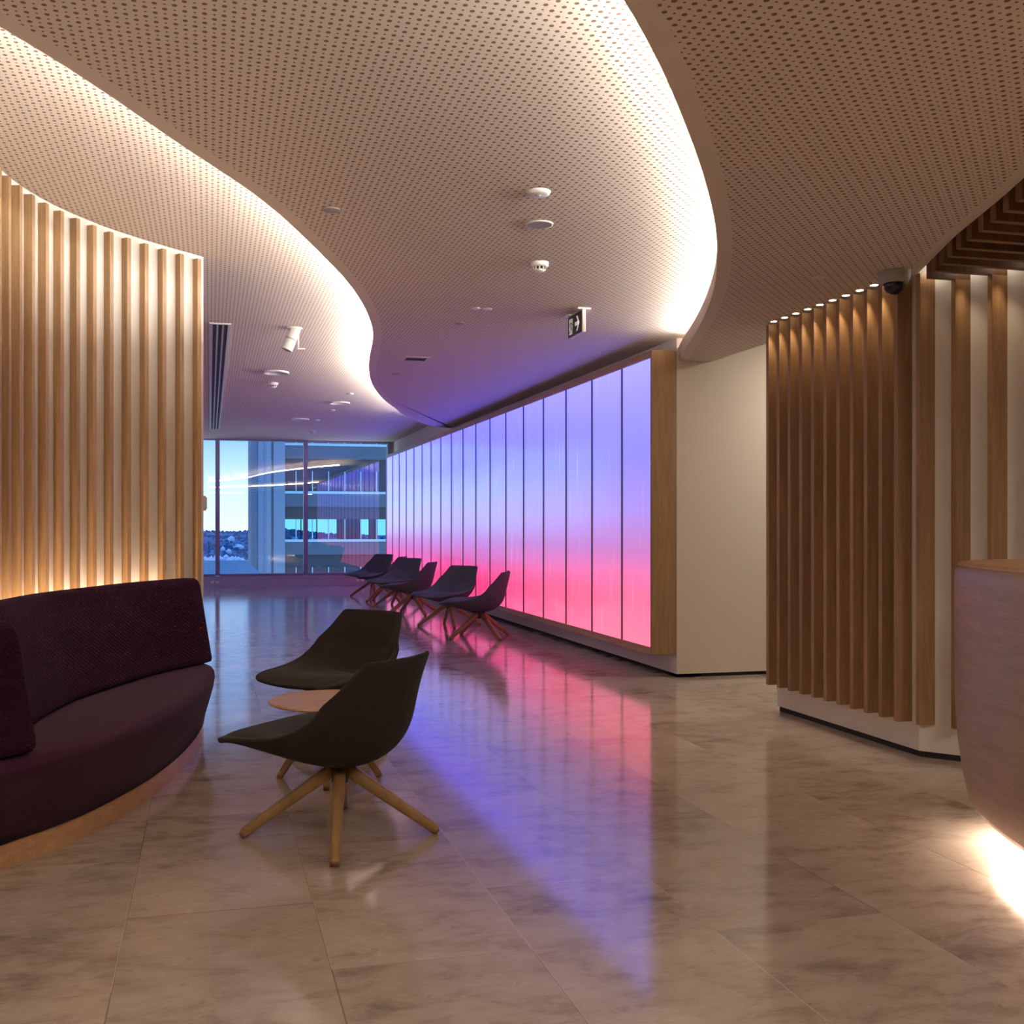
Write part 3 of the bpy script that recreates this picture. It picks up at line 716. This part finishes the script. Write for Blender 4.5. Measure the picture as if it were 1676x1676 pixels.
# slot diffuser
t = thing('linear_diffuser', 'long white air diffuser with three black slots on the far left ceiling', 'air diffuser', (0.095, 9.27, H_HIGH))
b = MB(); b.box((-0.095, 0, -0.012), (0.095, 10.2, 0)); b.build('frame', 'plastic', t)
for dx in (-0.050, 0.0, 0.050):
    b = MB(); b.box((dx-0.016, 0.02, -0.0145), (dx+0.016, 10.1, -0.0121)); b.build('slot', 'black', t)
# exit sign
t = thing('exit_sign', 'hanging exit sign with running figure and arrow, white on black', 'sign', (2.675, 7.145, H_MID))
b = MB(); b.box((-0.014, -0.152, -0.178), (0.014, 0.152, -0.012)); b.build('body', 'plastic', t, bevel=0.002)
b = MB(); b.box((-0.05, -0.16, -0.012), (0.05, -0.085, 0)); b.box((-0.05, 0.085, -0.012), (0.05, 0.16, 0)); b.box((-0.012, -0.15, -0.014), (0.012, 0.15, 0)); b.build('bracket', 'plastic', t)
M['sign_green'] = plain('sign_dark_face', (0.006, 0.014, 0.010), 0.3)
M['sign_white'] = plain('sign_white_print', (0.8, 0.8, 0.72), 0.4, emit=(0.9, 0.9, 0.8), es=0.35)
b = MB(); b.box((-0.0165, -0.140, -0.174), (-0.0142, 0.146, -0.018)); b.build('face', 'sign_green', t)
def sign_poly(pts, m, name, off):
    # u runs to the viewer's right (world -y), v up
    b = MB(); a = [(-off, -u, v) for u, v in pts]; b.poly(a); b.build(name, m, t)
cv = -0.096
sign_poly([(-0.118, cv+0.056), (-0.050, cv+0.056), (-0.050, cv-0.062), (-0.118, cv-0.062)], 'sign_white', 'door_symbol', 0.0170)
ar = MB()
def addp(pts): ar.poly([(-0.0172, -u, v) for u, v in pts])
addp([(0.070, cv), (0.100, cv), (0.058, cv+0.056), (0.030, cv+0.056)]); addp([(0.070, cv), (0.100, cv), (0.058, cv-0.056), (0.030, cv-0.056)])
addp([(0.0, cv+0.014), (0.085, cv+0.014), (0.085, cv-0.014), (0.0, cv-0.014)]); ar.build('arrow_symbol', 'sign_white', t)
fg = MB()
def fp(pts, o=0.0176): fg.poly([(-o, -u, v) for u, v in pts])
fp([(-0.078+0.009*math.cos(k*math.pi/5), cv+0.043+0.009*math.sin(k*math.pi/5)) for k in range(10)])
fp([(-0.098, cv+0.028), (-0.080, cv+0.032), (-0.068, cv-0.010), (-0.086, cv-0.012)])
fp([(-0.078, cv+0.026), (-0.055, cv+0.004), (-0.030, cv+0.002), (-0.030, cv+0.010), (-0.052, cv+0.012), (-0.074, cv+0.036)])
fp([(-0.095, cv+0.028), (-0.112, cv+0.012), (-0.108, cv-0.004), (-0.102, cv-0.002), (-0.104, cv+0.010), (-0.088, cv+0.020)])
fp([(-0.084, cv-0.010), (-0.068, cv-0.008), (-0.054, cv-0.030), (-0.058, cv-0.056), (-0.066, cv-0.054), (-0.064, cv-0.032)])
fp([(-0.086, cv-0.008), (-0.074, cv-0.012), (-0.086, cv-0.036), (-0.112, cv-0.050), (-0.116, cv-0.042), (-0.096, cv-0.030)])
fg.build('figure_symbol', 'sign_green', t)
# security dome
t = thing('security_camera', 'grey dome security camera with dark bubble at the corner of the low ceiling', 'camera', (3.695, 4.885, H_LOW))
b = MB(); b.lathe([(0.086, 0), (0.085, -0.035), (0.074, -0.062), (0.068, -0.068), (0, -0.068)], 36); b.build('housing', 'grey_metal', t, smooth=True)
b = MB(); b.lathe([(0.056, -0.066), (0.058, -0.074), (0.053, -0.094), (0.040, -0.114), (0.019, -0.126), (0, -0.130)], 36); b.build('dome', 'dome', t, smooth=True)
# row of small lit downlights in front of the slats
ordn = ['first', 'second', 'third', 'fourth', 'fifth', 'sixth', 'seventh', 'eighth', 'ninth', 'tenth', 'eleventh', 'twelfth', 'thirteenth', 'fourteenth']
def spot(parent, x, y, z, power, ang=62, rot=(0, 0, 0)):
    l = bpy.data.lights.new('spot_lamp', 'SPOT'); l.energy = power; l.color = (1.0, 0.76, 0.50); l.spot_size = rad(ang); l.spot_blend = 0.7; l.shadow_soft_size = 0.012
    o = bpy.data.objects.new('spot_lamp', l); COL.objects.link(o); o.parent = parent; o.location = (x, y, z); o.rotation_euler = rot
for k in range(10):
    y = 6.34 - 0.1355*(k+0.5); x = 3.79
    t = thing('downlight', '%s small lit downlight from the far end of the row above the dark slats' % ordn[k], 'downlight', (x, y, H_LOW), 0, 'downlights above the dark slats')
    b = MB(); b.lathe([(0.0205, -0.002), (0.027, -0.002), (0.028, 0)], 20); b.build('trim_ring', 'plastic', t)
    b = MB(); b.lathe([(0, -0.003), (0.021, -0.003)], 20); b.build('lens', 'lens', t)
    spot(t, 0, 0, -0.012, 6.5, rot=(0, rad(8), 0))
for k in range(0, 5):
    x, y = diag[k]; t = thing('downlight', 'small downlight hidden between the reception baffles, %s beside the corner' % ordn[k], 'downlight', (x-0.06, y-0.068, HB+0.06), 0, 'downlights between the baffles')
    b = MB(); b.lathe([(0, 0), (0.024, 0), (0.024, 0.04), (0, 0.04)], 20); b.build('lens', 'lens', t)
    spot(t, 0, 0, -0.01, 6.0 if k else 1.5, rot=(rad(-6), rad(8), 0))
# ------------------------------------------------------------------ outside
def tower():
    YB = 75.0
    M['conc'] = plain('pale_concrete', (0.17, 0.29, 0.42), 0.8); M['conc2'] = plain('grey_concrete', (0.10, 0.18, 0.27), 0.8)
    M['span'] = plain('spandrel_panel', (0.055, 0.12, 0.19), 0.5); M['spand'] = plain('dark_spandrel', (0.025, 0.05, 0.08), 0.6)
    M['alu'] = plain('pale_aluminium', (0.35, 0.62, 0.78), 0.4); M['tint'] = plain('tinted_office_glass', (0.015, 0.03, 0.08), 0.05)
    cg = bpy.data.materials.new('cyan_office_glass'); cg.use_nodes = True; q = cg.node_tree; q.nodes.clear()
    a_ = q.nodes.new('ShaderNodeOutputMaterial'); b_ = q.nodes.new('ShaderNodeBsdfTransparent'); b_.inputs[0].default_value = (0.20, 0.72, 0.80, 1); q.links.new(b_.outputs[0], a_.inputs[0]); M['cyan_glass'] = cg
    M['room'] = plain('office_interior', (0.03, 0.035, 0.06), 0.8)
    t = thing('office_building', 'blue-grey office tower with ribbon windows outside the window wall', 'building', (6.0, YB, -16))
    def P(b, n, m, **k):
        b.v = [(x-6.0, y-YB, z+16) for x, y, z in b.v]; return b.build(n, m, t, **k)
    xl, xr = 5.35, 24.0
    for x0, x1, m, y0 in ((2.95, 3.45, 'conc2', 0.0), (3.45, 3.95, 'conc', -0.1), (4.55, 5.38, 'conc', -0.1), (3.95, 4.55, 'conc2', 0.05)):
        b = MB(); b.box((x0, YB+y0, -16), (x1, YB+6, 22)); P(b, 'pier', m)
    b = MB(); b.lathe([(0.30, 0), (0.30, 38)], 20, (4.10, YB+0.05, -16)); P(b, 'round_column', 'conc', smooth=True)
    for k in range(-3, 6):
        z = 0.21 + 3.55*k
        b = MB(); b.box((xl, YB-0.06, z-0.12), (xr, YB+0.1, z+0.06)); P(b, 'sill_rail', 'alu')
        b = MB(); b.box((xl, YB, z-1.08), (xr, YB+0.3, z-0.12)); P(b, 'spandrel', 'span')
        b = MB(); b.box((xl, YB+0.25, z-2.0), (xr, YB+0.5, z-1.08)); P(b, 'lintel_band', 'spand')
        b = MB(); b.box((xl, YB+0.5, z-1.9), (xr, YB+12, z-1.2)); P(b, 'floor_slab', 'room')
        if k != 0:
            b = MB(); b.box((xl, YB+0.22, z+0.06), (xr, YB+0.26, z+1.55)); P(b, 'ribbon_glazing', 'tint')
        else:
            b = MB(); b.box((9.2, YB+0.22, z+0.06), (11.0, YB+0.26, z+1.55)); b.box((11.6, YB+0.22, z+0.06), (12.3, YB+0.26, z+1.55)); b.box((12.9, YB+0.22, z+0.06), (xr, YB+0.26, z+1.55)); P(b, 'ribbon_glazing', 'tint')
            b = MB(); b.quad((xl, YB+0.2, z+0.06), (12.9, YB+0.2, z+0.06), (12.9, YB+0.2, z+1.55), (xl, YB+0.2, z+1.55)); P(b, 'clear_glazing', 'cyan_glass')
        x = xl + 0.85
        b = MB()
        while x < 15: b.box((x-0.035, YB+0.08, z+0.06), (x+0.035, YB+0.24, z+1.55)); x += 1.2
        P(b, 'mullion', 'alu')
    b = MB()
    for x in (5.9, 7.3, 8.6): b.box((x, YB+9, -0.1), (x+0.08, YB+9.1, 1.8))
    P(b, 'inner_post', 'room')
tower()
def hills():
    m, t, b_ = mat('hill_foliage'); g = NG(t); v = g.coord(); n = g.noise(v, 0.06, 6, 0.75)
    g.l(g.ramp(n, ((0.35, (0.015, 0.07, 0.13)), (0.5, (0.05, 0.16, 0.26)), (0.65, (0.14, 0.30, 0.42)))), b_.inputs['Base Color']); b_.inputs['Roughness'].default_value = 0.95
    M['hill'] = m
    rnd = random.Random(3); b = MB(); rows = []
    ph = [rnd.uniform(0, 6) for _ in range(9)]
    def hh(x, y):
        k = (y-230)/520.0
        base = -26 + 21.0*min(1, max(0, k))**0.8
        return base + 1.4*math.sin(x*0.021+ph[0]) + 1.2*math.sin(x*0.053+ph[1]+y*0.01) + 0.8*math.sin(x*0.11+ph[2]) + 0.8*math.sin(y*0.045+ph[3])
    for i in range(41):
        y = 130 + i*17.0; rows.append([(x, y, hh(x, y)) for x in range(-520, 700, 12)])
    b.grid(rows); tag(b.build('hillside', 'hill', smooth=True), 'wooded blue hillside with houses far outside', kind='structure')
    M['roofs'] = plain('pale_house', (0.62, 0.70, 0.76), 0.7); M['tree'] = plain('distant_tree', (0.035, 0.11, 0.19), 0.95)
    b = MB()
    for _ in range(420):
        y = rnd.choice([rnd.uniform(400, 450), rnd.uniform(410, 450), rnd.uniform(480, 640)]); x = rnd.uniform(-0.30, 0.10)*y + rnd.uniform(-20, 20); z = hh(x, y); a = rnd.uniform(0.8, 2.2); h = rnd.uniform(0.9, 2.0)
        b.box((x-a, y-2, z-1), (x+a, y+2, z+h)); 
        if rnd.random() < .6: b.v += [(x-a, y-2, z+h), (x+a, y-2, z+h), (x, y, z+h+1.2)]; b.f.append((len(b.v)-3, len(b.v)-2, len(b.v)-1)); b.mi.append(0)
    tag(b.build('distant_houses', 'roofs'), 'scatter of pale houses on the distant hillside', 'houses', kind='stuff')
    b = MB()
    for _ in range(5200):
        y = rnd.uniform(380, 820); x = rnd.uniform(-0.32, 0.14)*y + rnd.uniform(-20, 20); z = hh(x, y); r = rnd.uniform(0.6, 1.3)
        pr = [(0.0, r*1.9), (r*0.6, r*1.6), (r, r*0.9), (r*0.7, r*0.3), (0.2, -1.0)]
        b.lathe(pr, 6, (x, y, z-1))
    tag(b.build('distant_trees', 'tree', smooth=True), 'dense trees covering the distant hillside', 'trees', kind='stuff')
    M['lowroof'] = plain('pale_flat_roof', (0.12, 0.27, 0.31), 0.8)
    b = MB(); b.box((-60, 34, -3), (2.6, 74, -1.2)); tag(b.build('flat_roof', 'lowroof'), 'pale teal flat roof of the low building just outside the window', 'roof')
hills()
